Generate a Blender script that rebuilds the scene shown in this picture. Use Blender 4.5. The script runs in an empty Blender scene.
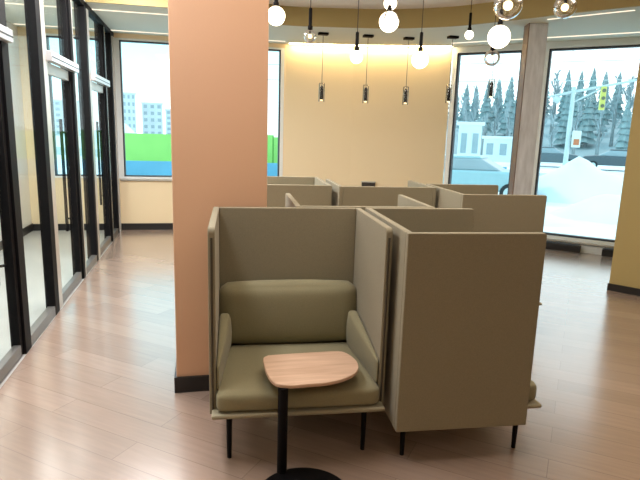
import bpy, bmesh, math, random
from mathutils import Vector, Matrix, noise
R = math.radians
PI = math.pi
random.seed(4)
SC = bpy.context.scene
COL = SC.collection

# ------------------------------------------------------------------ camera
cam_data = bpy.data.cameras.new('camera')
cam_data.sensor_width = 36.0
cam_data.lens = 545.0 * 36.0 / 640.0
cam_data.clip_end = 500
cam = bpy.data.objects.new('camera', cam_data)
COL.objects.link(cam)
cam.matrix_world = Matrix(((0.977091, 0.013287, -0.212409, 0.0),
                           (-0.210826, 0.196877, -0.957493, 0.0),
                           (0.029096, 0.980338, 0.195168, 1.75),
                           (0, 0, 0, 1)))
SC.camera = cam

# ------------------------------------------------------------------ world, sun, exposure
SC.view_settings.view_transform = 'Standard'
SC.view_settings.look = 'None'
SC.view_settings.gamma = 1.0
SC.view_settings.exposure = 0.1
SC.view_settings.use_curve_mapping = False
SC.cycles.use_denoising = True
SC.cycles.max_bounces = 10
SC.cycles.diffuse_bounces = 5
SC.cycles.glossy_bounces = 4
SC.cycles.transmission_bounces = 6
SC.cycles.transparent_max_bounces = 16
SC.cycles.sample_clamp_indirect = 6.0
SC.cycles.caustics_reflective = False
SC.cycles.caustics_refractive = False


def lin(c):
    return tuple(((v / 255 / 12.92) if v / 255 <= 0.04045 else ((v / 255 + 0.055) / 1.055) ** 2.4) for v in c)


w = bpy.data.worlds.new('sky')
SC.world = w
w.use_nodes = True
nt = w.node_tree
nt.nodes.clear()
tc = nt.nodes.new('ShaderNodeTexCoord')
sx = nt.nodes.new('ShaderNodeSeparateXYZ')
rp = nt.nodes.new('ShaderNodeValToRGB')
bg = nt.nodes.new('ShaderNodeBackground')
ow = nt.nodes.new('ShaderNodeOutputWorld')
nt.links.new(tc.outputs['Generated'], sx.inputs[0])
nt.links.new(sx.outputs['Z'], rp.inputs[0])
cl = nt.nodes.new('ShaderNodeMapRange')
cl.inputs['From Min'].default_value = 0.0
cl.inputs['From Max'].default_value = 0.55
nt.links.new(sx.outputs['X'], cl.inputs[0])
mxs = nt.nodes.new('ShaderNodeMix')
mxs.data_type = 'RGBA'
mxs.inputs[7].default_value = (*lin((236, 244, 247)), 1)      # bright overcast towards the street
nt.links.new(cl.outputs[0], mxs.inputs[0])
nt.links.new(rp.outputs[0], mxs.inputs[6])
nt.links.new(mxs.outputs[2], bg.inputs[0])

nt.links.new(bg.outputs[0], ow.inputs[0])
els = rp.color_ramp.elements
els[0].position = 0.0
els[0].color = (*lin((245, 248, 250)), 1)
els[1].position = 0.9
els[1].color = (*lin((176, 212, 230)), 1)
e = els.new(0.10)
e.color = (*lin((190, 238, 245)), 1)
e = els.new(0.25)
e.color = (*lin((140, 220, 236)), 1)
bg.inputs[1].default_value = 2.2


def sun_lamp(name, rot, strength, color, angle):
    l = bpy.data.lights.new(name, 'SUN')
    l.energy = strength
    l.color = color
    l.angle = R(angle)
    o = bpy.data.objects.new(name, l)
    o.rotation_euler = rot
    COL.objects.link(o)


sun_lamp('sun', (R(55), 0, R(-120)), 1.2, (1.0, 0.97, 0.92), 10)


def area(name, loc, size, power, color, rot=(0, 0, 0)):
    l = bpy.data.lights.new(name, 'AREA')
    l.shape = 'RECTANGLE'
    l.size, l.size_y = size
    l.energy = power
    l.color = color
    o = bpy.data.objects.new(name, l)
    o.location = loc
    o.rotation_euler = rot
    COL.objects.link(o)
    return o


WARM = (1.0, 0.86, 0.70)
area('fill_front', (1.5, 3.5, 3.40), (2.4, 3.0), 72, WARM)  # added fill over the booths, no fixture behind it
area('fill_behind', (1.2, -0.6, 3.40), (3.0, 2.0), 18, (1.0, 0.90, 0.80))  # unseen fill added behind the camera to brighten the room
area('fill_corridor', (-0.75, 4.6, 3.42), (0.5, 5.0), 150, (0.98, 0.97, 1.0))  # added fill that lifts the corridor floor and left-facing panels
area('fill_corridor_far', (-0.6, 6.2, 3.42), (0.6, 1.8), 60, (1.0, 0.95, 0.90))  # second added fill, brightens the far end of the corridor
area('fill_office', (-2.0, 5.6, 3.17), (0.7, 5.5), 110, (1.0, 0.97, 0.93))  # added fill to make the offices behind the glass brighter
area('fill_right', (3.7, 3.2, 3.42), (1.0, 3.0), 22, WARM)  # added fill for the right side, no lamp modelled

# ------------------------------------------------------------------ materials


def mat(name, rgb, rough=0.6, metal=0.0, var=0.0, scale=6.0, bump=0.0, bscale=60.0, spec=0.5, stretch=(1, 1, 1)):
    m = bpy.data.materials.new(name)
    m.use_nodes = True
    t = m.node_tree
    p = t.nodes['Principled BSDF']
    c = lin(rgb)
    p.inputs['Base Color'].default_value = (*c, 1)
    p.inputs['Roughness'].default_value = rough
    p.inputs['Metallic'].default_value = metal
    p.inputs['Specular IOR Level'].default_value = spec
    tcn = t.nodes.new('ShaderNodeTexCoord')
    mp = t.nodes.new('ShaderNodeMapping')
    mp.inputs['Scale'].default_value = stretch
    t.links.new(tcn.outputs['Object'], mp.inputs[0])
    if var > 0:
        nz = t.nodes.new('ShaderNodeTexNoise')
        nz.inputs['Scale'].default_value = scale
        nz.inputs['Detail'].default_value = 5
        t.links.new(mp.outputs[0], nz.inputs['Vector'])
        r = t.nodes.new('ShaderNodeValToRGB')
        r.color_ramp.elements[0].position = 0.3
        r.color_ramp.elements[1].position = 0.7
        r.color_ramp.elements[0].color = (*[v * (1 - var) for v in c], 1)
        r.color_ramp.elements[1].color = (*[min(1, v * (1 + var)) for v in c], 1)
        t.links.new(nz.outputs['Fac'], r.inputs[0])
        t.links.new(r.outputs[0], p.inputs['Base Color'])
    if bump > 0:
        n2 = t.nodes.new('ShaderNodeTexNoise')
        n2.inputs['Scale'].default_value = bscale
        n2.inputs['Detail'].default_value = 3
        t.links.new(mp.outputs[0], n2.inputs['Vector'])
        b = t.nodes.new('ShaderNodeBump')
        b.inputs['Strength'].default_value = bump
        b.inputs['Distance'].default_value = 0.01
        t.links.new(n2.outputs['Fac'], b.inputs['Height'])
        t.links.new(b.outputs[0], p.inputs['Normal'])
    return m


def emit(name, rgb, strength):
    m = bpy.data.materials.new(name)
    m.use_nodes = True
    t = m.node_tree
    t.nodes.clear()
    e = t.nodes.new('ShaderNodeEmission')
    e.inputs[0].default_value = (*lin(rgb), 1)
    e.inputs[1].default_value = strength
    o = t.nodes.new('ShaderNodeOutputMaterial')
    t.links.new(e.outputs[0], o.inputs[0])
    return m


def glass(name, tint, gloss=1.0, rough=0.0):
    m = bpy.data.materials.new(name)
    m.use_nodes = True
    t = m.node_tree
    t.nodes.clear()
    tr = t.nodes.new('ShaderNodeBsdfTransparent')
    tr.inputs[0].default_value = (*tint, 1)
    gl = t.nodes.new('ShaderNodeBsdfGlossy')
    gl.inputs['Roughness'].default_value = rough
    lw = t.nodes.new('ShaderNodeLayerWeight')
    lw.inputs[0].default_value = 0.25
    mu = t.nodes.new('ShaderNodeMath')
    mu.operation = 'MULTIPLY'
    mu.inputs[1].default_value = gloss
    mx = t.nodes.new('ShaderNodeMixShader')
    o = t.nodes.new('ShaderNodeOutputMaterial')
    t.links.new(lw.outputs['Fresnel'], mu.inputs[0])
    t.links.new(mu.outputs[0], mx.inputs[0])
    t.links.new(tr.outputs[0], mx.inputs[1])
    t.links.new(gl.outputs[0], mx.inputs[2])
    t.links.new(mx.outputs[0], o.inputs[0])
    return m


def plank_floor(name):
    m = bpy.data.materials.new(name)
    m.use_nodes = True
    t = m.node_tree
    p = t.nodes['Principled BSDF']
    tcn = t.nodes.new('ShaderNodeTexCoord')
    mp = t.nodes.new('ShaderNodeMapping')
    mp.inputs['Rotation'].default_value = (0, 0, R(38))
    t.links.new(tcn.outputs['Object'], mp.inputs[0])
    br = t.nodes.new('ShaderNodeTexBrick')
    br.inputs['Scale'].default_value = 1.0
    br.inputs['Brick Width'].default_value = 1.4
    br.inputs['Row Height'].default_value = 0.19
    br.inputs['Mortar Size'].default_value = 0.0022
    br.inputs['Mortar Smooth'].default_value = 0.3
    br.inputs['Color1'].default_value = (*lin((162, 141, 127)), 1)
    br.inputs['Color2'].default_value = (*lin((149, 128, 114)), 1)
    br.inputs['Mortar'].default_value = (*lin((134, 114, 101)), 1)
    t.links.new(mp.outputs[0], br.inputs['Vector'])
    m2 = t.nodes.new('ShaderNodeMapping')
    m2.inputs['Scale'].default_value = (1.3, 16, 1)
    t.links.new(mp.outputs[0], m2.inputs[0])
    nz = t.nodes.new('ShaderNodeTexNoise')
    nz.inputs['Scale'].default_value = 2.2
    nz.inputs['Detail'].default_value = 8
    t.links.new(m2.outputs[0], nz.inputs['Vector'])
    rr = t.nodes.new('ShaderNodeMapRange')
    rr.inputs['To Min'].default_value = 0.78
    rr.inputs['To Max'].default_value = 1.18
    t.links.new(nz.outputs['Fac'], rr.inputs[0])
    mx = t.nodes.new('ShaderNodeMix')
    mx.data_type = 'RGBA'
    mx.blend_type = 'MULTIPLY'
    mx.inputs[0].default_value = 0.8
    t.links.new(br.outputs['Color'], mx.inputs[6])
    t.links.new(rr.outputs[0], mx.inputs[7])
    t.links.new(mx.outputs[2], p.inputs['Base Color'])
    p.inputs['Roughness'].default_value = 0.24
    p.inputs['Specular IOR Level'].default_value = 1.0
    p.inputs['Coat Weight'].default_value = 0.75
    p.inputs['Coat Roughness'].default_value = 0.2
    b = t.nodes.new('ShaderNodeBump')
    b.inputs['Strength'].default_value = 0.12
    b.inputs['Distance'].default_value = 0.004
    t.links.new(nz.outputs['Fac'], b.inputs['Height'])
    t.links.new(b.outputs[0], p.inputs['Normal'])
    return m


def wood_top(name):
    m = bpy.data.materials.new(name)
    m.use_nodes = True
    t = m.node_tree
    p = t.nodes['Principled BSDF']
    tcn = t.nodes.new('ShaderNodeTexCoord')
    mp = t.nodes.new('ShaderNodeMapping')
    mp.inputs['Rotation'].default_value = (0, 0, R(-8))
    mp.inputs['Scale'].default_value = (1.5, 16, 4)
    t.links.new(tcn.outputs['Object'], mp.inputs[0])
    nz = t.nodes.new('ShaderNodeTexNoise')
    nz.inputs['Scale'].default_value = 2.0
    nz.inputs['Detail'].default_value = 7
    t.links.new(mp.outputs[0], nz.inputs['Vector'])
    r = t.nodes.new('ShaderNodeValToRGB')
    r.color_ramp.elements[0].position = 0.3
    r.color_ramp.elements[1].position = 0.72
    r.color_ramp.elements[0].color = (*lin((188, 156, 132)), 1)
    r.color_ramp.elements[1].color = (*lin((216, 186, 162)), 1)
    t.links.new(nz.outputs['Fac'], r.inputs[0])
    t.links.new(r.outputs[0], p.inputs['Base Color'])
    p.inputs['Roughness'].default_value = 0.4
    return m


def weave(name, rgb, rough=0.9):
    m = bpy.data.materials.new(name)
    m.use_nodes = True
    t = m.node_tree
    p = t.nodes['Principled BSDF']
    c = lin(rgb)
    p.inputs['Roughness'].default_value = rough
    p.inputs['Specular IOR Level'].default_value = 0.25
    p.inputs['Sheen Weight'].default_value = 0.15
    tcn = t.nodes.new('ShaderNodeTexCoord')
    nz = t.nodes.new('ShaderNodeTexNoise')
    nz.inputs['Scale'].default_value = 240
    nz.inputs['Detail'].default_value = 2
    t.links.new(tcn.outputs['Object'], nz.inputs['Vector'])
    r = t.nodes.new('ShaderNodeValToRGB')
    r.color_ramp.elements[0].position = 0.35
    r.color_ramp.elements[1].position = 0.65
    r.color_ramp.elements[0].color = (*[v * 0.93 for v in c], 1)
    r.color_ramp.elements[1].color = (*[v * 1.06 for v in c], 1)
    t.links.new(nz.outputs['Fac'], r.inputs[0])
    t.links.new(r.outputs[0], p.inputs['Base Color'])
    b = t.nodes.new('ShaderNodeBump')
    b.inputs['Strength'].default_value = 0.25
    b.inputs['Distance'].default_value = 0.002
    t.links.new(nz.outputs['Fac'], b.inputs['Height'])
    t.links.new(b.outputs[0], p.inputs['Normal'])
    return m


M = {
    'floor': plank_floor('wood_plank_floor'),
    'office_floor': mat('grey_office_floor', (176, 178, 176), 0.35, var=0.05, scale=3),
    'cream': mat('cream_paint', (240, 221, 184), 0.75, bump=0.05),
    'peach': mat('peach_paint', (214, 172, 140), 0.7, bump=0.05),
    'white': mat('white_paint', (236, 232, 226), 0.8, bump=0.04),
    'soffit': mat('pale_green_grey_paint', (216, 220, 208), 0.8, bump=0.04),
    'ochre': mat('ochre_paint', (168, 150, 98), 0.7, bump=0.05),
    'black': mat('black_powder_coat', (10, 9, 12), 0.6, bump=0.02, spec=0.15),
    'skirting': mat('black_skirting', (30, 28, 28), 0.45, bump=0.02),
    'alu': mat('brushed_aluminium', (196, 194, 188), 0.35, metal=0.35, bump=0.02, stretch=(1, 1, 30)),
    'silver': mat('silver_track', (206, 208, 210), 0.3, metal=0.3, bump=0.01),
    'railgrey': mat('grey_bottom_rail', (120, 118, 116), 0.35, metal=0.5, bump=0.02),
    'winframe': mat('white_window_frame', (234, 240, 240), 0.5, bump=0.02),
    'gasket': mat('dark_window_gasket', (52, 58, 66), 0.5, bump=0.02),
    'bronze': mat('bronze_trim', (112, 88, 76), 0.45, bump=0.03),
    'stone': mat('grey_streaked_stone', (198, 202, 208), 0.5, var=0.14, scale=5, bump=0.05, stretch=(4, 4, 0.8)),
    'fabric': weave('taupe_olive_fabric', (138, 131, 110)),
    'cushion': weave('taupe_cushion_fabric', (136, 131, 104)),
    'shell': weave('pale_olive_shell', (150, 144, 122)),
    'edge_shade': weave('edge_shade_strip', (70, 64, 52)),  # dark colour stands in for shade on the panel front edges
    'woodtop': wood_top('pale_oak_top'),
    'glass': glass('clear_glass', (0.96, 0.985, 0.98), 0.10),
    'winglass': glass('cool_window_glass', (0.92, 0.975, 0.98), 0.3),
    'bulbglass': glass('clear_bulb_glass', (0.97, 0.97, 0.95), 2.2),
    'opal': emit('opal_globe_glow', (255, 236, 206), 6.0),
    'bulb': emit('bulb_glow', (255, 226, 176), 3.0),
    'led': emit('led_strip', (255, 238, 212), 1.3),
    'ledwarm': emit('warm_cove_led', (255, 222, 165), 44.0),
    'cord': mat('black_cord', (30, 28, 26), 0.6, bump=0.02),
    'snow': mat('snow', (232, 238, 242), 0.9, var=0.06, scale=0.6, bump=0.4, bscale=3),
    'road': mat('slushy_road', (176, 186, 190), 0.6, var=0.12, scale=0.5, bump=0.1, bscale=8),
    'hill': mat('frosted_hillside', (170, 182, 186), 0.95, var=0.15, scale=0.15, bump=0.3, bscale=1),
    'needles': mat('haze_grey_needles', (138, 154, 156), 0.9, var=0.18, scale=2, bump=0.3, bscale=5),  # blue-grey puts the outdoor haze into the foliage colour
    'twigs': mat('bare_twigs', (168, 178, 182), 0.9, var=0.15, scale=2, bump=0.3, bscale=5),  # pale grey carries the outdoor haze in the twig colour
    'bark': mat('bark', (140, 144, 146), 0.9, var=0.2, scale=4, bump=0.3, bscale=8),
    'green': mat('bright_green_hoarding', (146, 206, 104), 0.6, var=0.05, scale=1, bump=0.02),
    'greenpost': mat('green_hoarding_post', (112, 176, 82), 0.6, var=0.05, scale=1),
    'blue': mat('blue_barrier', (96, 160, 186), 0.6, var=0.08, scale=1, bump=0.02),
    'concrete': mat('grey_concrete', (206, 212, 216), 0.85, var=0.08, scale=0.5, bump=0.05),
    'hazepane': mat('haze_paled_panes', (158, 170, 176), 0.3, var=0.1, scale=1),  # paled so the distance haze sits in the pane colour
    'housewhite': mat('white_cladding', (228, 230, 230), 0.8, var=0.03, scale=1, bump=0.03),
    'carblue': mat('pale_blue_car_paint', (158, 188, 194), 0.35, metal=0.2, var=0.04),
    'cargrey': mat('dark_grey_car_paint', (98, 108, 114), 0.35, metal=0.2, var=0.04),
    'cardark': mat('charcoal_car_paint', (84, 92, 98), 0.35, metal=0.2, var=0.04),
    'tyre': mat('tyre_rubber', (44, 46, 48), 0.9, bump=0.1),
    'galv': mat('galvanised_steel', (196, 204, 204), 0.5, metal=0.2, var=0.05, scale=3),
    'yellow': mat('yellow_signal_paint', (222, 212, 110), 0.5, bump=0.02),
    'lens': mat('dark_signal_lens', (104, 104, 84), 0.3, bump=0.02),
    'signwhite': mat('white_sign', (226, 226, 222), 0.5, bump=0.02),
    'orange': mat('orange_sign_face', (206, 120, 80), 0.5, bump=0.02),
    'plastic': mat('dark_plastic', (52, 46, 40), 0.5, bump=0.02),
}

# ------------------------------------------------------------------ mesh helpers


def finish(bm, name, material, parent=None, smooth=False, loc=None, bevel=0.0, seg=2):
    bmesh.ops.recalc_face_normals(bm, faces=bm.faces)
    me = bpy.data.meshes.new(name)
    bm.to_mesh(me)
    bm.free()
    me.materials.append(material)
    if smooth:
        for p in me.polygons:
            p.use_smooth = True
    o = bpy.data.objects.new(name, me)
    COL.objects.link(o)
    if parent:
        o.parent = parent
    if loc:
        o.location = loc
    if bevel > 0:
        md = o.modifiers.new('edge', 'BEVEL')
        md.width = bevel
        md.segments = seg
        md.limit_method = 'ANGLE'
        md.angle_limit = R(40)
        if smooth or seg > 1:
            for p in me.polygons:
                p.use_smooth = True
            wn = o.modifiers.new('wn', 'WEIGHTED_NORMAL')
            wn.keep_sharp = False
    return o


def add_box(bm, a, b, mtx=None):
    x0, y0, z0 = a
    x1, y1, z1 = b
    v = [bm.verts.new(p) for p in ((x0, y0, z0), (x1, y0, z0), (x1, y1, z0), (x0, y1, z0),
                                   (x0, y0, z1), (x1, y0, z1), (x1, y1, z1), (x0, y1, z1))]
    for f in ((0, 3, 2, 1), (4, 5, 6, 7), (0, 1, 5, 4), (1, 2, 6, 5), (2, 3, 7, 6), (3, 0, 4, 7)):
        bm.faces.new([v[i] for i in f])
    if mtx is not None:
        bmesh.ops.transform(bm, matrix=mtx, verts=v)
    return v


def box(name, a, b, material, parent=None, bevel=0.0, seg=2):
    bm = bmesh.new()
    add_box(bm, a, b)
    return finish(bm, name, material, parent, bevel=bevel, seg=seg)


def add_prism(bm, pts, h0, h1, axis='z'):
    """extrude a 2-D outline along an axis"""
    def P(p, h):
        return {'z': (p[0], p[1], h), 'x': (h, p[0], p[1]), 'y': (p[0], h, p[1])}[axis]
    lo = [bm.verts.new(P(p, h0)) for p in pts]
    hi = [bm.verts.new(P(p, h1)) for p in pts]
    n = len(pts)
    bm.faces.new(lo)
    bm.faces.new(hi)
    for i in range(n):
        bm.faces.new((lo[i], lo[(i + 1) % n], hi[(i + 1) % n], hi[i]))
    return lo + hi


def prism(name, pts, h0, h1, material, parent=None, axis='z', bevel=0.0, seg=2):
    bm = bmesh.new()
    add_prism(bm, pts, h0, h1, axis)
    return finish(bm, name, material, parent, bevel=bevel, seg=seg)


def add_tube(bm, pts, rad, n=10):
    pts = [Vector(p) for p in pts]
    rads = rad if isinstance(rad, (list, tuple)) else [rad] * len(pts)
    rings = []
    for i, p in enumerate(pts):
        d = (pts[min(i + 1, len(pts) - 1)] - pts[max(i - 1, 0)]).normalized()
        a = d.orthogonal().normalized() if abs(d.z) < 0.99 else Vector((1, 0, 0))
        a = (a - d * a.dot(d)).normalized()
        b = d.cross(a)
        rings.append([bm.verts.new(p + (a * math.cos(2 * PI * k / n) + b * math.sin(2 * PI * k / n)) * rads[i]) for k in range(n)])
    for i in range(len(rings) - 1):
        for k in range(n):
            bm.faces.new((rings[i][k], rings[i][(k + 1) % n], rings[i + 1][(k + 1) % n], rings[i + 1][k]))
    bm.faces.new(rings[0])
    bm.faces.new(rings[-1])


def tube(name, pts, rad, material, parent=None, n=12):
    bm = bmesh.new()
    add_tube(bm, pts, rad, n)
    return finish(bm, name, material, parent, smooth=False, bevel=0)


def lathe(name, prof, material, parent=None, n=32, loc=None):
    bm = bmesh.new()
    rings = []
    for r, z in prof:
        if r < 1e-6:
            rings.append([bm.verts.new((0, 0, z))])
        else:
            rings.append([bm.verts.new((r * math.cos(2 * PI * k / n), r * math.sin(2 * PI * k / n), z)) for k in range(n)])
    for i in range(len(rings) - 1):
        A, B = rings[i], rings[i + 1]
        for k in range(n):
            q = []
            for v in (A[k % len(A)], A[(k + 1) % len(A)], B[(k + 1) % len(B)], B[k % len(B)]):
                if v not in q:
                    q.append(v)
            if len(q) > 2:
                bm.faces.new(q)
    return finish(bm, name, material, parent, smooth=True, loc=loc)


def empty(name, loc=(0, 0, 0), rz=0.0):
    o = bpy.data.objects.new(name, None)
    o.empty_display_size = 0.1
    o.location = loc
    o.rotation_euler = (0, 0, rz)
    COL.objects.link(o)
    return o


def tag(o, label, cat, group=None, kind=None):
    o['label'] = label
    o['category'] = cat
    if group:
        o['group'] = group
    if kind:
        o['kind'] = kind
    return o


def struct(o, label=None, cat=None):
    o['kind'] = 'structure'
    if label:
        o['label'] = label
    if cat:
        o['category'] = cat
    return o


def copy_thing(o, loc, rz=None, label=None):
    c = o.copy()
    COL.objects.link(c)
    c.location = loc
    if rz is not None:
        c.rotation_euler = (0, 0, rz)
    if label:
        c['label'] = label
    for ch in list(o.children):
        d = ch.copy()
        COL.objects.link(d)
        d.parent = c
        for g in list(ch.children):
            h = g.copy()
            COL.objects.link(h)
            h.parent = d
    return c


def wall_run(name, p, q, z0, z1, thick, material):
    """a wall whose room face runs p->q; thickness goes to the left of p->q"""
    p, q = Vector(p), Vector(q)
    d = (q - p).normalized()
    n = Vector((-d.y, d.x)) * thick
    return prism(name, [p, q, q + n, p + n], z0, z1, material)


# ------------------------------------------------------------------ the room shell
XG = -1.33            # corridor face of the glazed office front
ZS, ZU = 3.20, 3.45   # lower soffit, upper ceiling
ZH = 3.13             # window heads
# points of the outer wall, seen in plan
A0, A1 = (-2.74, 9.70), (1.46, 9.70)
S1, S2 = (2.60, 9.47), (4.16, 8.92)
UW = Vector((0.723, -0.691))      # along the slanted window wall
NW = Vector((0.691, 0.723))       # outward
W0 = Vector((4.16, 8.92))
W3 = W0 + UW * 3.55
PC = Vector((4.72, 5.37))         # room corner of the ochre pillar
UP = Vector((0.61, -0.7924))
NP = Vector((0.7924, 0.61))

fl = prism('floor', [(XG, -3.6), (6.6, -3.6), (6.95, 6.3), tuple(W3), tuple(W0), S1, A1, (XG, 9.70)], -0.12, 0.0, M['floor'])
struct(fl, 'pale wood plank floor of the lounge and corridor', 'floor')
fo = prism('floor_office', [(-2.74, -3.6), (XG, -3.6), (XG, 9.70), (-2.74, 9.70)], -0.12, 0.0, M['office_floor'])
struct(fo, 'smooth grey floor of the offices behind the glass', 'floor')

# back wall under and over the corridor windows
bm = bmesh.new()
add_box(bm, (-2.94, 9.70, 0), (1.46, 9.90, 0.88))
add_box(bm, (-2.94, 9.70, ZH), (1.46, 9.90, ZU))
add_box(bm, (-2.94, 9.70, 0.88), (-2.38, 9.90, ZH))
add_box(bm, (1.43, 9.70, 0.88), (1.46, 9.90, ZH))
struct(finish(bm, 'wall_back', M['cream']), 'cream wall below and above the corridor windows', 'wall')
o = wall_run('wall_far', A1, S1, 0, ZU, 0.2, M['cream'])
struct(o, 'cream wall panel between the far window and the wall joint', 'wall')
o = wall_run('wall_far', S1, S2, 0, ZU, 0.2, M['cream'])
struct(o, 'cream wall panel washed by the cove light behind the booths', 'wall')


def WP(s, z=0.0, n=0.0):
    q = W0 + UW * s + NW * n
    return (q.x, q.y, z)


def wp2(s, n=0.0):
    q = W0 + UW * s + NW * n
    return (q.x, q.y)


def wbox(bm, s0, s1, n0, n1, z0, z1):
    add_prism(bm, [wp2(s0, n0), wp2(s1, n0), wp2(s1, n1), wp2(s0, n1)], z0, z1)


ZSILL = 0.17
bm = bmesh.new()
wbox(bm, 0, 3.6, 0, 0.2, 0, ZSILL)
wbox(bm, 0, 3.6, 0, 0.2, ZH, ZU)
wbox(bm, 1.20, 1.50, 0, 0.2, ZSILL, ZH)
wbox(bm, 3.30, 3.6, 0, 0.2, ZSILL, ZH)
struct(finish(bm, 'wall_window', M['winframe']), 'slanted outer wall holding the two tall windows', 'wall')


def window_slanted(name, s0, s1, z0, label):
    r = empty(name, WP((s0 + s1) / 2, z0, 0.05))
    struct(r, label, 'window')
    inv = r.location.copy()

    def loc(b, nm, m):
        bmesh.ops.translate(b, verts=b.verts, vec=-inv)
        return finish(b, nm, m, r)
    t = 0.075
    b = bmesh.new()
    wbox(b, s0, s0 + t, -0.02, 0.12, z0, ZH)
    wbox(b, s1 - t, s1, -0.02, 0.12, z0, ZH)
    wbox(b, s0 + t, s1 - t, -0.02, 0.12, z0, z0 + 0.05)
    wbox(b, s0 + t, s1 - t, -0.02, 0.12, ZH - 0.03, ZH)
    loc(b, 'window_frame', M['winframe'])
    b = bmesh.new()
    g = 0.03
    a0, a1, c0, c1 = s0 + t, s1 - t, z0 + 0.05, ZH - 0.03
    wbox(b, a0, a0 + g, 0.0, 0.09, c0, c1)
    wbox(b, a1 - g, a1, 0.0, 0.09, c0, c1)
    wbox(b, a0, a1, 0.0, 0.09, c1 - g, c1)
    wbox(b, a0, a1, 0.0, 0.09, c0, c0 + g)
    loc(b, 'window_gasket', M['gasket'])
    b = bmesh.new()
    wbox(b, a0 + g * .5, a1 - g * .5, 0.045, 0.055, c0 + g * .5, c1 - g * .5)
    loc(b, 'window_pane', M['winglass'])
    return r


window_slanted('window_4', 0.02, 1.22, ZSILL, 'tall window left of the grey stone column, behind the booths')
window_slanted('window_5', 1.46, 3.32, ZSILL, 'tall wide window between the grey column and the ochre pillar')
bm = bmesh.new()
wbox(bm, 0.0, 3.5, -0.05, 0.0, ZSILL - 0.03, ZSILL)
struct(finish(bm, 'trim_1', M['alu'], bevel=0.004), 'silver sill strip under the slanted windows', 'sill')

# low dark heater covers under the slanted window
for s0, s1, lab in ((0.9, 2.32, 'long dark heater cover at the foot of the right window'),
                    (2.62, 3.3, 'short dark heater cover beside the ochre pillar')):
    h = empty('heater_cover', WP((s0 + s1) / 2, 0, -0.12))
    tag(h, lab, 'heater')
    iv = -h.location
    b = bmesh.new()
    wbox(b, s0, s1, -0.17, -0.06, 0.02, 0.125)
    bmesh.ops.translate(b, verts=b.verts, vec=iv)
    finish(b, 'heater_body', M['skirting'], h, bevel=0.006)
    b = bmesh.new()
    wbox(b, s0 + .02, s1 - .02, -0.155, -0.075, 0.125, 0.135)
    bmesh.ops.translate(b, verts=b.verts, vec=iv)
    finish(b, 'heater_grille', M['gasket'], h)
    b = bmesh.new()
    wbox(b, s0 + .01, s1 - .01, -0.16, -0.07, 0.0, 0.02)
    bmesh.ops.translate(b, verts=b.verts, vec=iv)
    finish(b, 'heater_plinth', M['railgrey'], h)


def window_back(name, x0, x1, z0, label, right_jamb=0.05):
    r = empty(name, ((x0 + x1) / 2, 9.72, z0))
    struct(r, label, 'window')
    iv = -r.location

    def mk(boxes, nm, m):
        b = bmesh.new()
        for a, c in boxes:
            add_box(b, a, c)
        bmesh.ops.translate(b, verts=b.verts, vec=iv)
        return finish(b, nm, m, r)
    t = 0.045
    mk([((x0, 9.69, z0), (x0 + t, 9.84, ZH)), ((x1 - right_jamb, 9.69, z0), (x1, 9.84, ZH)),
        ((x0 + t, 9.69, z0), (x1 - right_jamb, 9.84, z0 + 0.03)), ((x0 + t, 9.69, ZH - 0.03), (x1 - right_jamb, 9.84, ZH))],
       'window_frame', M['winframe'])
    g = 0.02
    a0, a1, c0, c1 = x0 + t, x1 - right_jamb, z0 + .03, ZH - .03
    mk([((a0, 9.70, c0), (a0 + g, 9.80, c1)), ((a1 - g, 9.70, c0), (a1, 9.80, c1)),
        ((a0, 9.70, c0), (a1, 9.80, c0 + g)), ((a0, 9.70, c1 - g), (a1, 9.80, c1))], 'window_gasket', M['gasket'])
    mk([((a0 + g * .5, 9.745, c0 + g * .5), (a1 - g * .5, 9.755, c1 - g * .5))], 'window_pane', M['winglass'])


window_back('window_1', -2.38, -1.30, 0.88, 'office window seen through the glass front')
window_back('window_2', -1.30, 0.45, 0.88, 'corridor end window looking on the green hoarding')
window_back('window_3', 0.45, 1.43, 0.88, 'narrow slice of window right of the peach column', 0.06)
o = box('trim_2', (-1.32, 9.66, 0.845), (1.43, 9.70, 0.88), M['alu'], bevel=0.004)
struct(o, 'silver sill strip under the corridor window', 'sill')

# ochre pillar on the right
pp = [PC, PC + UP * 2.4, PC + UP * 2.4 + NP * 0.6, PC + NP * 0.6]
o = prism('wall_right', [tuple(p) for p in pp], 0, ZU, M['ochre'])
struct(o, 'ochre painted wall end at the right edge', 'wall')
q0 = PC - UP * 0.012 - NP * 0.012
o = prism('baseboard_right', [tuple(q0), tuple(q0 + UP * 2.4), tuple(q0 + UP * 2.4 + NP * 0.011), tuple(q0 + NP * 0.62 + UP * 0.0),
                              tuple(q0 + NP * 0.62 + UP * 0.012), tuple(q0 + NP * 0.012 + UP * 0.012)][:3] + [tuple(q0 + NP * 0.011)], 0, 0.085, M['skirting'])
struct(o, 'black skirting along the ochre wall', 'baseboard')

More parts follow.
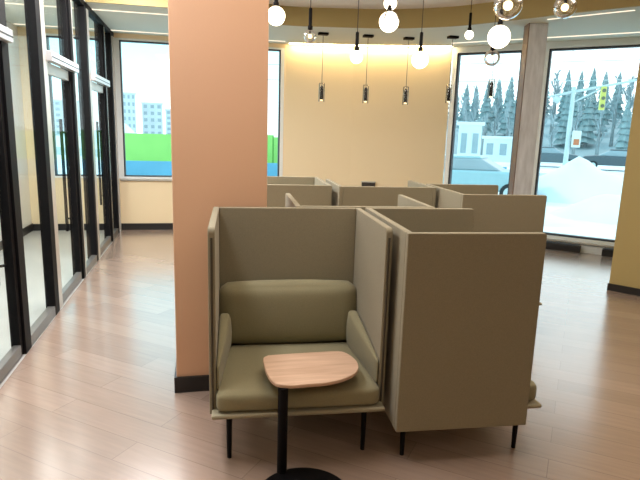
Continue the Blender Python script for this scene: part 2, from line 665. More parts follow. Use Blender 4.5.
# walls the photograph only hints at (behind the camera, right side, office side)
box_walls = [('wall_front', (-2.9, -3.8, 0), (6.7, -3.6, ZU), 'cream'),
             ('wall_office', (-2.94, -3.6, 0), (-2.74, 9.7, ZU), 'white'),
             ('wall_side', (6.18, -3.6, 0), (6.4, 3.6, ZU), 'cream')]
for n_, a, b, m_ in box_walls:
    struct(box(n_, a, b, M[m_]), {'wall_front': 'cream wall closing the room on the entrance side',
                                  'wall_office': 'off white back wall of the offices behind the glass',
                                  'wall_side': 'cream side wall beyond the ochre wall end'}[n_], 'wall')
o = wall_run('wall_corner', tuple(W3), tuple(PC + UP * 1.0 + NP * 0.55), 0, ZU, 0.2, M['cream'])
struct(o, 'cream return wall behind the ochre wall end', 'wall')
struct(box('wall_corridor', (-1.45, -3.6, 0), (XG, 2.2, ZU), M['cream']), 'cream corridor wall before the glass offices', 'wall')
struct(box('baseboard_office', (-2.74, -3.6, 0), (-2.725, 9.7, 0.12), M['skirting']), 'black skirting along the office back wall', 'baseboard')
struct(box('baseboard_back', (-2.72, 9.68, 0), (1.46, 9.70, 0.11), M['skirting']), 'black skirting under the corridor windows', 'baseboard')
o = wall_run('baseboard_far', (1.46, 9.685), (2.6, 9.455), 0, 0.11, 0.014, M['skirting'])
struct(o, 'black skirting under the cream wall behind the booths', 'baseboard')
o = wall_run('baseboard_far', (2.6, 9.455), (4.15, 8.905), 0, 0.11, 0.014, M['skirting'])
struct(o, 'black skirting under the cove lit wall panel', 'baseboard')

# ceilings
ring_ctrl = [(-1.33, 7.47), (-0.2, 7.47), (0.45, 7.80), (1.17, 8.04), (1.87, 7.93), (2.65, 7.72), (3.35, 7.30), (3.85, 6.70), (4.27, 6.10), (4.78, 5.44)]


def catmull(P, n=6):
    P = [Vector(p) for p in P]
    out = []
    for i in range(len(P) - 1):
        p0, p1, p2, p3 = P[max(i - 1, 0)], P[i], P[i + 1], P[min(i + 2, len(P) - 1)]
        for k in range(n):
            t = k / n
            out.append(0.5 * ((2 * p1) + (p2 - p0) * t + (2 * p0 - 5 * p1 + 4 * p2 - p3) * t * t + (3 * p1 - p0 - 3 * p2 + p3) * t ** 3))
    out.append(P[-1])
    return out


RING = catmull(ring_ctrl)
outer = [Vector(PC + NP * 0.3), Vector((6.9, 5.6)), Vector((7.0, 6.9)), Vector(tuple(W3)) + NW * 0.2, W0 + NW * 0.2, Vector((2.62, 9.66)), Vector((1.46, 9.9)), Vector((-1.33, 9.9))]
bm = bmesh.new()
vs = [bm.verts.new((p.x, p.y, ZS)) for p in RING + outer]
f = bm.faces.new(vs)
r_ = bmesh.ops.extrude_face_region(bm, geom=[f])
bmesh.ops.translate(bm, verts=[v for v in r_['geom'] if isinstance(v, bmesh.types.BMVert)], vec=(0, 0, ZU - ZS - 0.002))
bmesh.ops.triangulate(bm, faces=[f for f in bm.faces if len(f.verts) > 4])
struct(finish(bm, 'ceiling_soffit', M['soffit']), 'pale grey green lowered ceiling band along the windows', 'ceiling')
struct(box('ceiling_office', (-2.94, -3.6, ZS), (XG, 9.9, ZU), M['soffit']), 'pale grey green ceiling over the offices', 'ceiling')
struct(box('ceiling', (-1.33, -3.8, ZU), (7.2, 9.95, ZU + 0.15), M['white']), 'raised white ceiling over the lounge', 'ceiling')
# ochre fascia that faces the raised ceiling
bm = bmesh.new()
inn = []
for i, p in enumerate(RING):
    d = (RING[min(i + 1, len(RING) - 1)] - RING[max(i - 1, 0)]).normalized()
    inn.append(p + Vector((d.y, -d.x)) * 0.03)
add_prism(bm, [tuple(p) for p in RING] + [tuple(p) for p in reversed(inn)], ZS, ZU)
bmesh.ops.triangulate(bm, faces=[f for f in bm.faces if len(f.verts) > 4])
struct(finish(bm, 'trim_3', M['ochre']), 'curved ochre fascia between the two ceiling levels', 'fascia')


def strip(pts, width, name, label, m, z=ZS, drop=0.006):
    bm = bmesh.new()
    pts = [Vector(p) for p in pts]
    L, Rr = [], []
    for i, p in enumerate(pts):
        d = (pts[min(i + 1, len(pts) - 1)] - pts[max(i - 1, 0)]).normalized()
        n = Vector((-d.y, d.x)) * width / 2
        L.append(p + n)
        Rr.append(p - n)
    for i in range(len(pts) - 1):
        add_prism(bm, [tuple(L[i]), tuple(L[i + 1]), tuple(Rr[i + 1]), tuple(Rr[i])], z - drop, z - 0.0005)
    return tag(finish(bm, name, m), label, 'ceiling light')


strip([(-2.7, 7.87), (0.5, 7.87)], 0.05, 'led_strip', 'thin light strip across the corridor ceiling, nearer the ochre fascia', M['led'])
strip([(-2.7, 9.42), (1.4, 9.42)], 0.05, 'led_strip', 'thin light strip in the ceiling close to the corridor window', M['led'])
strip([(p.x + .10, p.y + .10) for p in catmull([(4.14, 6.33), (4.46, 5.90), (4.72, 5.56)])], 0.03, 'led_strip',
      'thin light strip hugging the ochre fascia above the right window', M['led'])
strip([wp2(0.12, -0.42), wp2(3.3, -0.42)], 0.05, 'led_strip', 'thin light strip in the ceiling along the tall right windows', M['led'])
strip([(1.5, 9.60), (2.58, 9.385)], 0.06, 'cove_light', 'warm cove light above the narrower cream wall panel', M['ledwarm'])
strip([(2.62, 9.375), (4.12, 8.85)], 0.06, 'cove_light', 'bright warm cove light above the wider cream wall panel', M['ledwarm'])

# peach column
o = box('column', (-0.175, 3.52, 0), (0.42, 4.12, ZU), M['peach'], bevel=0.006)
struct(o, 'broad peach column behind the front booth', 'column')
bm = bmesh.new()
add_box(bm, (-0.19, 3.505, 0), (0.435, 3.52, 0.11))
add_box(bm, (-0.19, 3.52, 0), (-0.175, 4.12, 0.11))
add_box(bm, (0.42, 3.52, 0), (0.435, 4.12, 0.11))
add_box(bm, (-0.19, 4.12, 0), (0.435, 4.135, 0.11))
struct(finish(bm, 'baseboard_column', M['skirting']), 'black skirting round the peach column', 'baseboard')

# grey stone column in front of the slanted windows
T1 = Vector((0.95, -0.3)).normalized()
N1 = Vector((T1.y, -T1.x))
c0 = Vector((4.17, 6.70))
gc = empty('column', (c0.x, c0.y, 0))
struct(gc, 'slim grey streaked stone column with a bronze edge by the tall windows', 'column')


def gp(a, b):
    q = T1 * a - N1 * b
    return (q.x, q.y)


prism('column_shaft', [gp(0, 0), gp(.235, 0), gp(.235, .235), gp(0, .235)], 0, ZS, M['stone'], gc, bevel=0.006)
prism('bronze_edge', [gp(-.008, -.004), gp(0, -.004), gp(0, .239), gp(-.008, .239)], 0, ZS, M['bronze'], gc)

# ------------------------------------------------------------------ glazed office front
gw = empty('wall_glazed', (XG, 0, 0))
struct(gw, 'black framed glass wall of the offices along the corridor', 'wall')
GX0, GX1 = XG - 0.08, XG
ZT = 3.19


def gbox(name, y0, y1, z0, z1, m, x0=GX0, x1=GX1, parent=gw, bevel=0.0):
    px = parent.matrix_basis.translation
    return box(name, (x0 - px.x, y0 - px.y, z0 - px.z), (x1 - px.x, y1 - px.y, z1 - px.z), m, parent, bevel)


posts = [(2.2, 2.28), (3.14, 3.22), (4.33, 4.47), (5.24, 5.38), (6.52, 6.62), (7.37, 7.47), (8.68, 8.76), (9.34, 9.42)]
for y0, y1 in posts:
    gbox('post', y0, y1, 0, ZT, M['black'], GX1 - (0.085 if y0 < 6 else 0.12), GX1, bevel=0.003)
for y0, y1 in ((5.382, 5.52), (7.472, 7.63)):
    gbox('jamb', y0, y1, 0, ZT, M['alu'], GX0 + .03, GX1 - .004)
for y0, y1 in ((6.622, 6.68), (8.762, 8.81), (9.60, 9.68)):
    gbox('jamb', y0, y1, 0, ZT, M['alu'], GX0 + .03, GX1 - .004)
gbox('head_rail', 2.28, 9.69, ZT - 0.05, ZS, M['black'])
fixed = [(2.28, 3.14), (4.47, 5.24), (6.68, 7.37), (8.81, 9.34)]
for y0, y1 in fixed:
    gbox('pane', y0, y1, 0.09, ZT - .05, M['glass'], XG - .045, XG - .035)
    gbox('base_rail', y0, y1, 0, 0.09, M['railgrey'], XG - .07, XG - .004, bevel=0.004)

doors = [(3.22, 4.33, 'door_1', 'glass office door cut off by the left edge, nearest the camera'),
         (5.52, 6.52, 'door_2', 'middle glass office door with a long black pull bar'),
         (7.63, 8.68, 'door_3', 'glass office door farthest down the corridor')]
for y0, y1, n_, lab in doors:
    d = empty(n_, (XG, (y0 + y1) / 2, 0))
    struct(d, lab, 'door')

    def db(nm, a, b, c, e, m, xa, xb, bev=0.0):
        return gbox(nm, a, b, c, e, m, XG + xa, XG + xb, d, bev)
    db('door_header', y0 - 0.02, y1 + 0.11, 2.30, 2.39, M['silver'], -0.02, 0.045, 0.006)
    db('header_groove', y0 - 0.02, y1 + 0.11, 2.335, 2.345, M['gasket'], 0.045, 0.047)
    db('transom_pane', y0, y1, 2.39, ZT - .05, M['glass'], -.045, -.035)
    st = db('hinge_stile', y1 - 0.06, y1 - 0.002, 0.012, 2.20, M['black'], -0.085, -0.02, 0.003)
    db('lock_stile', y0 + 0.002, y0 + 0.045, 0.012, 2.20, M['black'], -0.085, -0.02, 0.003)
    db('transom_stile', y1 - 0.05, y1 - 0.002, 2.39, ZT - .05, M['black'], -0.085, -0.02)
    db('top_rail', y0 + .035, y1 - .06, 2.20, 2.30, M['alu'], -0.07, -0.03)
    db('door_pane', y0 + .035, y1 - .06, 0.10, 2.20, M['glass'], -.055, -.045)
    db('bottom_rail', y0 + .035, y1 - .06, 0.012, 0.10, M['railgrey'], -0.07, -0.015, 0.004)
    hb = bmesh.new()
    cy = (y1 - y0) / 2 - 0.09
    add_tube(hb, [(-0.128, cy, 0.58), (-0.128, cy, 1.80)], 0.017, 12)
    for zz in (0.72, 1.66):
        add_tube(hb, [(-0.128, cy, zz), (-0.06, cy + .045, zz)], 0.011, 8)
    finish(hb, 'pull_handle', M['black'], d)

# ------------------------------------------------------------------ booths


def rounded_panel(y0, y1, z0, z1, rad, n=5):
    """side outline in (y, z): y0 is the open front, its top corner is rounded"""
    pts = [(y1, z0), (y0, z0)]
    for k in range(n + 1):
        a = PI - (PI / 2) * k / n
        pts.append((y0 + rad + rad * math.cos(a), z1 - rad + rad * math.sin(a)))
    pts.append((y1, z1))
    return pts


def pillow(name, a, b, m, parent, puff=0.02, rnd=0.03, cuts=9, shape=None):
    """a soft upholstered block: rounded edges, gently swollen faces"""
    bm = bmesh.new()
    add_box(bm, (-1, -1, -1), (1, 1, 1))
    bmesh.ops.subdivide_edges(bm, edges=bm.edges[:], cuts=cuts, use_grid_fill=True)
    c = (Vector(a) + Vector(b)) / 2
    h = (Vector(b) - Vector(a)) / 2
    for v in bm.verts:
        u = v.co.copy()
        # crowd the grid towards the edges so the rounding is smooth
        u = Vector([math.copysign(abs(t) ** 0.6, t) for t in u])
        p = Vector((u.x * h.x, u.y * h.y, u.z * h.z))
        r = [min(rnd, h[i] * 0.98) for i in range(3)]
        q = Vector([max(-(h[i] - r[i]), min(h[i] - r[i], p[i])) for i in range(3)])
        d = p - q
        e = Vector([d[i] / r[i] for i in range(3)])
        L = e.length
        if L > 1e-6:
            e = e / L * max(abs(t) for t in e) if max(abs(t) for t in e) < 0.999 else e / L
        p = q + Vector([e[i] * r[i] for i in range(3)])
        for ax in range(3):
            o1, o2 = (ax + 1) % 3, (ax + 2) % 3
            if abs(u[ax]) > .999:
                p[ax] += math.copysign(puff, u[ax]) * (1 - u[o1] ** 2) * (1 - u[o2] ** 2)
        p = p + c
        if shape:
            p = shape(p)
        v.co = p
    return finish(bm, name, m, parent, smooth=True)


BT, ZTOP = 0.036, 1.27     # panel thickness, panel top


def booth(loc, rz, label, zbot=0.19, yfront=-0.36, BW=0.46, rad=0.016):
    r = empty('lounge_booth', loc, rz)
    tag(r, label, 'booth seat', 'high sided lounge booths')
    # back panel, outer face at y = .40
    box('back_panel', (-BW + BT, 0.40 - BT, zbot), (BW - BT, 0.40, ZTOP), M['fabric'], r, 0.006, 3)
    for s in (-1, 1):
        x0, x1 = (BW - BT, BW) if s > 0 else (-BW, -BW + BT)
        p = prism('side_panel', rounded_panel(yfront, 0.40, zbot, ZTOP, rad), x0, x1, M['fabric'], r, 'x', 0.006, 3)
        xm = (x0 + x1) / 2
        sb = bmesh.new()
        add_tube(sb, [(xm, yfront - 0.001, zbot + 0.02), (xm, yfront - 0.001, ZTOP - 0.05)], 0.006, 8)  # dark strip painted in for the shaded front edge
        sm = finish(sb, 'front_edge_shade', M['edge_shade'], p)
        sm['label'] = 'dark shade strip down the front edge'
    box('seat_shell', (-BW + .012, -0.437, 0.279), (BW - .012, 0.36, 0.303), M['shell'], r, 0.010, 3)
    iw = BW - BT - 0.002

    pillow('seat_cushion', (-iw, -0.424, 0.304), (iw, 0.26, 0.415), M['cushion'], r, 0.008, 0.034, 11)

    def back_shape(co):
        t = (co.z - 0.42) / 0.4
        if co.y < 0.3:
            co.y += 0.03 * max(0, t - 0.3)
        return co
    pillow('back_cushion', (-iw, 0.20, 0.42), (iw, 0.362, 0.805), M['cushion'], r, 0.014, 0.065, 11, back_shape)
    for s in (-1, 1):
        xa, xb = sorted((s * iw, s * (iw - 0.08)))

        def arm_shape(co, s=s):
            t = min(1, max(0, (0.20 - co.y) / 0.56))
            if co.z > 0.5:
                k = (co.z - 0.5) / 0.16
                co.z -= k * (0.01 + 0.09 * t + 0.02 * t * t)
            depth = (iw - abs(co.x)) / 0.08          # 0 at the panel, 1 on the inner face
            zz = min(1, max(0, (co.z - 0.40) / 0.26))
            d = depth * 0.08 * (1 - 0.82 * t) * (0.72 + 0.28 * math.sin(PI * (0.15 + 0.75 * zz)))
            co.x = s * (iw - d)
            return co
        pillow('arm_cushion', (xa, -0.36, 0.40), (xb, 0.20, 0.66), M['cushion'], r, 0.0, 0.03, 9, arm_shape)
    for sx_ in (-1, 1):
        for yy in (-0.335, 0.33):
            lb = bmesh.new()
            add_tube(lb, [(sx_ * 0.37, yy, 0.0), (sx_ * 0.37, yy, zbot - 0.002 if zbot < .27 else 0.274)], [0.012, 0.016], 12)
            add_tube(lb, [(sx_ * 0.37, yy, zbot - .01 if zbot < .27 else 0.262), (sx_ * 0.40, yy, 0.274)], [0.02, 0.02], 12)
            finish(lb, 'leg', M['black'], r)
    return r


RZ = R(-3.5)
booth((0.522, 3.020, 0), RZ, 'taupe booth facing the camera, its seat behind the small round side table', zbot=0.272, BW=0.472, rad=0.03)
booth((1.425, 2.925, 0), RZ + PI / 2, 'taupe booth turned to the windows, its full side panel and two legs facing the camera', yfront=-0.345)
booth((1.10, 3.835, 0), RZ + PI, 'booth facing away directly behind the front booth, only two panel tips showing', BW=0.475)
booth((2.565, 4.610, 0), RZ + PI / 2, 'taupe booth facing the tall windows, its side panel just left of the stone column foot')
booth((1.705, 5.140, 0), RZ + PI, 'booth showing its wide back panel below the hanging tube lights')
booth((0.80, 5.320, 0), RZ - PI / 2, 'farthest booth, beside the peach column, with two side panels stacked in view')

# ------------------------------------------------------------------ side table
st = empty('side_table', (0.50, 2.33, 0))
tag(st, 'small black pedestal side table with a pale oak D shaped top before the front booth', 'side table')
ctrl = [(0.36, 2.885), (0.505, 2.89), (0.645, 2.89), (0.765, 2.888), (0.812, 2.845), (0.835, 2.76), (0.833, 2.69), (0.81, 2.62), (0.765, 2.568), (0.69, 2.522),
        (0.60, 2.50), (0.52, 2.498), (0.425, 2.498), (0.352, 2.535), (0.326, 2.64), (0.322, 2.76), (0.328, 2.85)]
ctrl = [Vector((x - 0.50, y - 2.33)) for x, y in ctrl]
pts = [tuple(p) for p in catmull(ctrl + [ctrl[0]], 3)[:-1]]
prism('table_top', pts, 0.482, 0.502, M['woodtop'], st, bevel=0.005, seg=3)
tube('pole', [(-0.108, 0.19, 0.008), (-0.108, 0.19, 0.4818)], 0.026, M['black'], st, 20)
box('mounting_plate', (-0.13, 0.23, 0.474), (0.04, 0.40, 0.4815), M['black'], st, 0.003)
lathe('base', [(0, 0), (0.235, 0), (0.235, 0.006), (0.227, 0.011), (0, 0.0125)], M['black'], st, 48, (-0.03, -0.02, 0))

# ------------------------------------------------------------------ small wall box
wb = empty('wall_box', (2.93, 9.346, 0.80))
wb.rotation_euler = (0, 0, math.atan2(-0.55, 1.56))
tag(wb, 'small dark box on the cream wall just above the wide booth back panel', 'wall box')
box('box_body', (-0.12, -0.05, 0), (0.12, 0, 0.085), M['plastic'], wb, 0.006)
box('box_lid', (-0.125, -0.055, 0.085), (0.125, 0, 0.105), M['alu'], wb, 0.004)

# ------------------------------------------------------------------ tube pendants along the soffit
tubes = [((1.82, 8.40), 2.20, 'leftmost of the five slim tube pendants, before the narrower cream panel'),
         ((2.50, 8.33), 2.20, 'second slim tube pendant from the left, just right of the wall joint'),
         ((3.14, 8.30), 2.20, 'third slim tube pendant from the left, mid way along the cove lit wall'),
         ((3.70, 7.95), 2.23, 'slim tube pendant hanging at the edge where the cream wall meets the window'),
         ((4.12, 7.45), 2.29, 'slim tube pendant hanging against the left tall window')]
proto = None
for (x, y), zb, lab in tubes:
    r = empty('tube_pendant', (x, y, zb))
    tag(r, lab, 'pendant light', 'slim tube pendants along the window')
    L = ZS - zb
    box('canopy', (-0.075, -0.05, L - 0.035), (0.075, 0.05, L - 0.001), M['black'], r, 0.004)
    tube('cord', [(0, 0, 0.24), (0, 0, L - 0.035)], 0.004, M['cord'], r, 6)
    lathe('lamp_body', [(0, 0.03), (0.022, 0.03), (0.026, 0.035), (0.026, 0.20), (0.02, 0.225), (0.006, 0.24), (0, 0.24)], M['black'], r, 20)
    lathe('glass_tube', [(0.045, 0.0), (0.045, 0.25), (0.042, 0.27), (0.012, 0.275), (0.0, 0.275)], M['bulbglass'], r, 24)
    lathe('light_tip', [(0, 0.012), (0.014, 0.014), (0.018, 0.022), (0.016, 0.0295), (0, 0.0295)], M['bulb'], r, 16)

# ------------------------------------------------------------------ globe pendants
GL = [  # x, y, z, radius, kind, stem length, label
    (0.658, 5.00, 2.723, 0.080, 'opal', 0.16, 'white globe pendant hanging close to the peach column'),
    (1.060, 5.50, 2.660, 0.062, 'clear', 0.19, 'small clear globe pendant on a dark stem, next right of the column globe'),
    (1.538, 5.50, 2.490, 0.062, 'opal', 0.17, 'low glowing globe pendant in front of the wall joint'),
    (1.758, 5.20, 2.784, 0.093, 'prong', 0.05, 'bright globe pendant with a pronged holder, just under another globe'),
    (1.80, 5.31, 2.975, 0.062, 'opal', 0.12, 'glowing globe pendant directly above the pronged globe'),
    (2.214, 5.50, 2.499, 0.085, 'opal', 0.18, 'bright globe pendant left of the windows, hanging low on a long cord'),
    (3.236, 6.50, 2.962, 0.052, 'opal', 0.20, 'tiny globe pendant on a dark stem by the top of the window'),
    (2.687, 4.80, 2.647, 0.101, 'opal', 0.13, 'large white globe pendant before the left tall window'),
    (2.577, 4.50, 2.853, 0.120, 'clear', 0.10, 'largest clear globe pendant at the top edge of the view'),
    (3.193, 4.60, 2.901, 0.098, 'clear', 0.10, 'clear globe pendant nearest the ochre wall, above the right window'),
    (3.020, 5.50, 2.563, 0.083, 'clear', 0.12, 'clear globe pendant hanging below the large white globe'),
    (1.210, 4.95, 2.985, 0.070, 'opal', 0.12, 'globe pendant half cut off by the top edge, left of the pronged globe'),
]
for x, y, z, rad, kind, sl, lab in GL:
    r = empty('globe_pendant', (x, y, z - rad))
    tag(r, lab, 'pendant light', 'cluster of globe pendants over the booths')
    prof = [(rad * math.sin(PI * k / 20), rad - rad * math.cos(PI * k / 20)) for k in range(20)] + [(0.02, 2 * rad)]
    if kind == 'clear':
        lathe('globe', prof, M['bulbglass'], r, 32)
        bp = [(0.34 * rad * math.sin(PI * k / 12), 0.62 * rad + 0.34 * rad * (1 - math.cos(PI * k / 12))) for k in range(13)]
        lathe('bulb', [(0.0 if i in (0, 12) else a, b) for i, (a, b) in enumerate(bp)], M['bulb'], r, 20)
        tube('socket', [(0, 0, 1.3 * rad), (0, 0, 2 * rad)], 0.013, M['black'], r, 10)
    else:
        lathe('globe', prof, M['opal'], r, 32)
    if kind == 'prong':
        for k in range(4):
            a = PI / 4 + k * PI / 2
            c, s = math.cos(a), math.sin(a)
            tube('prong', [(0.02 * c, 0.02 * s, 2 * rad + .005), (rad * .75 * c, rad * .75 * s, rad * 1.72), (rad * 1.03 * c, rad * 1.03 * s, rad * 1.15)],
                 0.008, M['railgrey'], r, 8)
    lathe('holder', [(0, 2 * rad - .004), (0.024, 2 * rad - .004), (0.024, 2 * rad + .03), (0.017, 2 * rad + .035), (0.017, 2 * rad + sl), (0.004, 2 * rad + sl + .01), (0, 2 * rad + sl + .01)], M['black'], r, 16)
    top = ZU - (z - rad)
    tube('cord', [(0, 0, 2 * rad + sl), (0, 0, top - 0.02)], 0.004, M['cord'], r, 6)
    lathe('canopy', [(0, top - 0.025), (0.05, top - 0.025), (0.055, top - 0.018), (0.055, top - 0.001), (0, top - 0.001)], M['black'], r, 20)

# ------------------------------------------------------------------ outdoors
ZG = -0.45
bm = bmesh.new()
for f_ in ([(-90, 10.2), (-90, 150), (150, 150), (150, -40), (7.4, -40), (7.4, 6.6), (4.4, 9.45), (1.5, 10.2)],):
    bm.faces.new([bm.verts.new((x, y, ZG)) for x, y in f_])
bmesh.ops.triangulate(bm, faces=bm.faces[:])
struct(finish(bm, 'ground', M['snow']), 'snow covered ground outside', 'ground')


def polar(px, dist):
    """ground point at a bearing (degrees right of the corridor axis) and distance"""
    return (dist * math.sin(R(px)), dist * math.cos(R(px)))


# road across the slanted windows
rc = Vector(polar(36, 33))
rd = Vector((0.80, -0.60))
rn = Vector((0.60, 0.80))
pts = [rc - rd * 60 - rn * 4.5, rc + rd * 60 - rn * 4.5, rc + rd * 60 + rn * 4.5, rc - rd * 60 + rn * 4.5]
struct(prism('road', [tuple(p) for p in pts], ZG, ZG + 0.02, M['road']), 'slushy grey street beyond the tall windows', 'road')

# hillside
bm = bmesh.new()
nx, ny = 60, 10
grid = []
for j in range(ny + 1):
    row = []
    for i in range(nx + 1):
        b = -5 + 85 * i / nx
        dist = 62 + 55 * j / ny
        x, y = polar(b, dist)
        hgt = 9.0 * (1 - math.exp(-j / 3.2)) * (0.75 + 0.5 * noise.noise(Vector((b * .08, j * .3, 1.7)))) * min(1, max(0, (b - 12) / 12))
        row.append(bm.verts.new((x, y, ZG - 0.1 + hgt)))
    grid.append(row)
for j in range(ny):
    for i in range(nx):
        bm.faces.new((grid[j][i], grid[j][i + 1], grid[j + 1][i + 1], grid[j + 1][i]))
struct(finish(bm, 'hill', M['hill'], smooth=True), 'low frosted hillside behind the street', 'hill')


def hill_z(b, dist):
    j = (dist - 62) / 5.5
    if j < 0:
        return ZG
    return ZG - 0.1 + 9.0 * (1 - math.exp(-j / 3.2)) * (0.75 + 0.5 * noise.noise(Vector((b * .08, j * .3, 1.7)))) * min(1, max(0, (b - 12) / 12))


# trees, with outdoor haze put into their blue-grey colours
def conifer_mesh(h, rad, seed):
    rnd = random.Random(seed)
    bm = bmesh.new()
    tiers = 9
    for t in range(tiers):
        z0 = h * (0.10 + 0.84 * t / tiers)
        rr = rad * (1 - t / tiers) ** 0.85 + 0.12
        z1 = z0 + h * 0.20
        n = 14
        top = bm.verts.new((0, 0, min(h, z1)))
        ring = []
        for k in range(n):
            a = 2 * PI * k / n + rnd.random() * .2
            q = rr * (0.75 + 0.45 * rnd.random()) * (1.0 if k % 2 else 0.72)
            ring.append(bm.verts.new((q * math.cos(a), q * math.sin(a), z0 - 0.25 * rr * rnd.random())))
        for k in range(n):
            bm.faces.new((ring[k], ring[(k + 1) % n], top))
        bm.faces.new(ring)
    return bm


def bare_mesh(h, seed):
    rnd = random.Random(seed)
    bm = bmesh.new()

    def grow(p, d, L, r, lev):
        q = p + d * L
        add_tube(bm, [p, q], [r, r * .65], 5)
        if lev == 0:
            return
        for k in range(4 if lev > 1 else 3):
            nd = (d + Vector((rnd.uniform(-1, 1), rnd.uniform(-1, 1), rnd.uniform(.1, .9))) * .55).normalized()
            grow(p + d * L * rnd.uniform(.55, 1), nd, L * rnd.uniform(.5, .7), r * .55, lev - 1)
    for k in range(7):
        a = 2 * PI * k / 7
        z = h * (0.25 + 0.1 * k)
        grow(Vector((0, 0, z)), Vector((math.cos(a) * .35, math.sin(a) * .35, .9)).normalized(), h * (.20 - .016 * k), 0.07, 3)
    return bm


def tree(kind, loc, h, label):
    if kind == 'conifer':
        r = empty('conifer_tree', loc)
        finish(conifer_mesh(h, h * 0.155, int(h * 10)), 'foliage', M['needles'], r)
        tube('trunk', [(0, 0, -0.2), (0, 0, h * .3)], [0.2, .14], M['bark'], r, 8)
    else:
        r = empty('bare_tree', loc)
        finish(bare_mesh(h, int(h * 10)), 'branches', M['twigs'], r)
        tube('trunk', [(0, 0, -0.2), (0, 0, h * .5), (0, 0, h * .8)], [0.2, .12, .04], M['bark'], r, 8)
    tag(r, label, 'tree', 'trees on the snowy hillside')
    return r


CL = 'pointed haze-toned conifer on the hillside beyond the street'
BL = 'bare grey tree standing among the hillside conifers'
pc = [tree('conifer', (0, 0, 0), 6.5, CL), tree('conifer', (0, 0, 0), 6.0, CL)]
pb = [tree('bare', (0, 0, 0), 6.0, BL), tree('bare', (0, 0, 0), 4.8, BL)]
used = [False] * 4
allp = pc + pb
for rowi, dist in enumerate((62, 66, 70, 74, 78.5, 83, 88, 94)):
    for b_ in range(0, 15):
        b = 22.5 + b_ * 2.05 + (rowi % 2) * 1.02 + random.uniform(-.08, .08)
        if b > 48:
            continue
        left = b < 35
        pick = random.choice((2, 3, 3, 0)) if left and rowi < 4 else random.choice((0, 1, 0, 0, 2))
        x, y = polar(b, dist + random.uniform(-.3, .3))
        loc = (x, y, hill_z(b, dist) - 0.1)
        rz = random.uniform(0, 6.28)
        src = allp[pick]
        if not used[pick]:
            src.location = loc
            used[pick] = True
        else:
            copy_thing(src, loc, rz)

# snow mounds


def mound(name, b, dist, rx, ry, h, seed, label):
    x, y = polar(b, dist)
    bm = bmesh.new()
    n, m_ = 36, 10
    rings = [[bm.verts.new((0, 0, h * 1.0))]]
    for j in range(1, m_ + 1):
        t = j / m_
        ring = []
        for i in range(n):
            a = 2 * PI * i / n
            q = t * (1 + .18 * noise.noise(Vector((math.cos(a) * 1.5, math.sin(a) * 1.5, seed))))
            px_, py_ = rx * q * math.cos(a), ry * q * math.sin(a)
            z = h * (1 - t ** 1.6) * (0.85 + .5 * noise.noise(Vector((px_ * .8, py_ * .8, seed + 3.3))))
            ring.append(bm.verts.new((px_, py_, max(-0.05, z) if j < m_ else -0.06)))
        rings.append(ring)
    for i in range(n):
        bm.faces.new((rings[0][0], rings[1][i], rings[1][(i + 1) % n]))
    for j in range(1, m_):
        for i in range(n):
            bm.faces.new((rings[j][i], rings[j + 1][i], rings[j + 1][(i + 1) % n], rings[j][(i + 1) % n]))
    o = finish(bm, name, M['snow'], smooth=True, loc=(x, y, ZG))
    o.rotation_euler = (0, 0, -R(b))
    return tag(o, label, 'snow mound')


mound('snow_mound', 37.4, 22, 2.5, 1.4, 1.6, 1.0, 'ploughed snow mound in the middle of the right window')
mound('snow_mound', 41.5, 17.5, 2.2, 1.2, 0.7, 5.0, 'low snow mound at the right of the right window')
mound('snow_mound', 30.2, 15.5, 2.2, 1.0, 0.35, 9.0, 'low snow bank below the pale blue car in the left tall window')


# cars
def car(loc, rz, paint, label):
    r = empty('car', loc, rz)
    tag(r, label, 'car')
    side = [(-2.1, .35), (-2.15, .75), (-2.05, .95), (-1.1, 1.02), (1.2, 1.05), (2.0, .95), (2.15, .7), (2.1, .35)]
    prism('body', side, -.85, .85, paint, r, 'y', 0.08, 3)
    cab = [(-1.75, 1.0), (-1.35, 1.42), (.3, 1.45), (1.05, 1.03)]
    c = prism('cabin', cab, -.72, .72, M['hazepane'], r, 'y', 0.05, 2)
    prism('roof', [(-1.38, 1.42), (-1.3, 1.5), (.25, 1.52), (.34, 1.44)], -.7, .7, paint, r, 'y', 0.02, 2)
    for xx in (-1.35, 1.35):
        for s in (-1, 1):
            t = bmesh.new()
            add_tube(t, [(xx, s * .62, .33), (xx, s * .87, .33)], .33, 20)
            wv = finish(t, 'wheel', M['tyre'], r)
            t = bmesh.new()
            add_tube(t, [(xx, s * .86, .33), (xx, s * .885, .33)], .2, 16)
            finish(t, 'hubcap', M['galv'], wv)
    bb = bmesh.new()
    for s in (-1, 1):
        add_box(bb, (2.09, s * .6 - .15, .68), (2.16, s * .6 + .15, .8))
    finish(bb, 'headlights', M['signwhite'], r)
    return r


yaw_r = math.atan2(-0.60, 0.80)
x, y = polar(28.0, 20.5)
car((x, y, ZG), yaw_r, M['carblue'], 'pale blue car parked beyond the left tall window')
x, y = polar(34.9, 47)
car((x, y, ZG + .02), yaw_r, M['cargrey'], 'grey car at the left side of the right window')
x, y = polar(40.3, 46)
car((x, y, ZG + .02), yaw_r + PI, M['cardark'], 'charcoal car at the right side of the right window')

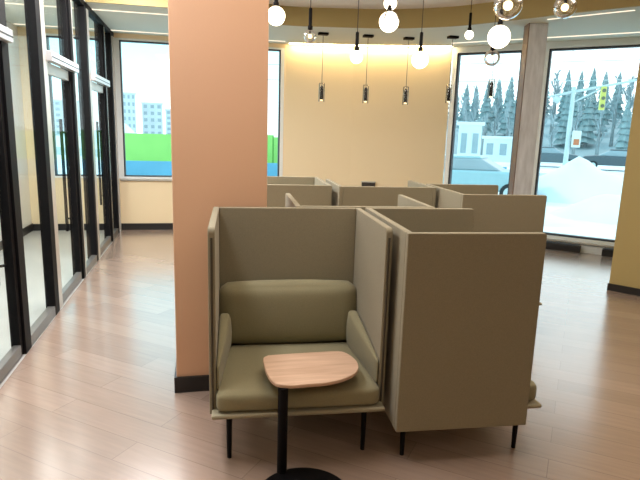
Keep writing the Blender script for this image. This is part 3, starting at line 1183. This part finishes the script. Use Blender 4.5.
# traffic signal
px_, py_ = polar(36.3, 26)
sg = empty('traffic_signal', (px_, py_, ZG), yaw_r + R(8))
tag(sg, 'pale steel traffic signal mast with a long arm outside the right window', 'traffic signal')
tube('mast', [(0, 0, 0), (0, 0, 4.35)], [.11, .085], M['galv'], sg, 14)
tube('mast_arm', [(-1.3, 0, 3.85), (0, 0, 4.15), (3.4, 0, 4.85)], [.035, .06, .04], M['galv'], sg, 10)
tube('arm_brace', [(0, 0, 3.7), (1.1, 0, 4.32)], .035, M['galv'], sg, 8)
tube('street_lamp_head', [(-.75, 0, 3.88), (-.5, 0, 3.78)], [.12, .16], M['galv'], sg, 12)
hd = box('signal_head', (1.04, -.11, 3.42), (1.24, .10, 4.36), M['yellow'], sg, .02)
for k in range(3):
    t = bmesh.new()
    add_tube(t, [(1.14, -.10, 3.58 + .31 * k), (1.14, -.19, 3.58 + .31 * k)], [.065, .075], 16)
    finish(t, 'signal_lens', M['lens'], hd)
pb_ = box('crossing_box', (.14, -.16, 1.85), (.48, .1, 2.55), M['signwhite'], sg, .02)
box('crossing_face', (.2, -.175, 1.95), (.42, -.161, 2.2), M['orange'], pb_)
box('small_sign', (-1.3, -.03, 2.55), (-1.08, .0, 2.9), M['signwhite'], sg, .004)

# overhead wires, one object each
for k, (dz, lab) in enumerate(((0.0, 'upper overhead wire across the sky in the right window'), (-1.15, 'lower overhead wire across the sky in the right window'))):
    p0 = rc - rd * 30 + rn * 6
    p1 = rc + rd * 25 + rn * 6
    wpts = [(p0.x + (p1.x - p0.x) * t / 10, p0.y + (p1.y - p0.y) * t / 10, 7.1 + dz - .6 * (1 - (t / 5 - 1) ** 2)) for t in range(11)]
    tag(tube('overhead_wire', wpts, .025, M['galv'], None, 6), lab, 'wire')

# white building in the left tall window
def building(name, b, dist, w_, d_, h_, m, label, rows, cols, roof=0.25, rz=None):
    x, y = polar(b, dist)
    r = empty(name, (x, y, ZG), -R(b) if rz is None else rz)
    tag(r, label, 'building')
    wall = box('walls', (-w_ / 2, 0, 0), (w_ / 2, d_, h_), m, r)
    box('roof', (-w_ / 2 - .2, -.2, h_), (w_ / 2 + .2, d_ + .2, h_ + roof), M['snow'], r, .05)
    for i in range(rows):
        for j in range(cols):
            cx = -w_ / 2 + w_ * (j + .5) / cols
            cz = h_ * (i + .55) / rows
            ww, hh = w_ / cols * .5, h_ / rows * .5
            box('window', (cx - ww / 2, -.05, cz - hh / 2), (cx + ww / 2, .02, cz + hh / 2), M['hazepane'], r)
    return r


building('snowy_shed', 27.3, 44, 1.7, 2, 3.0, M['housewhite'], 'small white snow roofed building at the left of the left tall window', 1, 2)
building('low_building', 31.2, 52, 4.6, 4, 2.0, M['housewhite'], 'long low white building under the trees in the left tall window', 1, 4)

# view from the corridor window: blue barrier, green hoarding, snow, apartment blocks
gh = empty('green_hoarding', (-3, 34, ZG))
tag(gh, 'bright green hoarding fence beyond the corridor window', 'fence')
for i in range(6):
    xx = -1.6 + i * 3.0
    box('panel', (xx + .04, 0, .02), (xx + 2.96, .06, 1.78 + .06 * (i % 3)), M['green'], gh, .01)
    box('post', (xx - .05, .06, 0), (xx + .05, .16, 1.9), M['greenpost'], gh)
bb = empty('blue_barrier', (-3, 24, ZG))
tag(bb, 'low blue site barrier in front of the green hoarding', 'barrier')
for i in range(6):
    xx = -0.5 + i * 3.0
    box('panel', (xx + .03, 0, .02), (xx + 2.97, .08, .78), M['blue'], bb, .02)
    box('foot', (xx + .2, -.3, 0), (xx + .5, .35, .09), M['blue'], bb, .02)
for k, (b, dist, sx_, h) in enumerate(((-8.2, 60, 3.6, 3.0), (-1.0, 60, 2.8, 2.6))):
    mound('snow_bank', b, dist, sx_, 3, h, 20 + k, ('long snow bank above the green hoarding, at its left end', 'snow bank above the green hoarding, toward the peach column')[k])
building('apartment_block', -6.9, 120, 3.4, 4, 8.6, M['concrete'], 'tall grey apartment block nearest the glass wall in the corridor window', 6, 4)
building('apartment_block', -4.55, 125, 4.2, 4, 7.0, M['concrete'], 'lower grey apartment block between the tall block and the bare poles', 5, 3)
building('apartment_block', -2.4, 125, 4.0, 4, 5.8, M['concrete'], 'small grey block farthest right in the corridor window', 5, 3)
building('apartment_block', -12.6, 118, 6, 4, 6.5, M['concrete'], 'grey apartment block seen through the office glass', 6, 4)
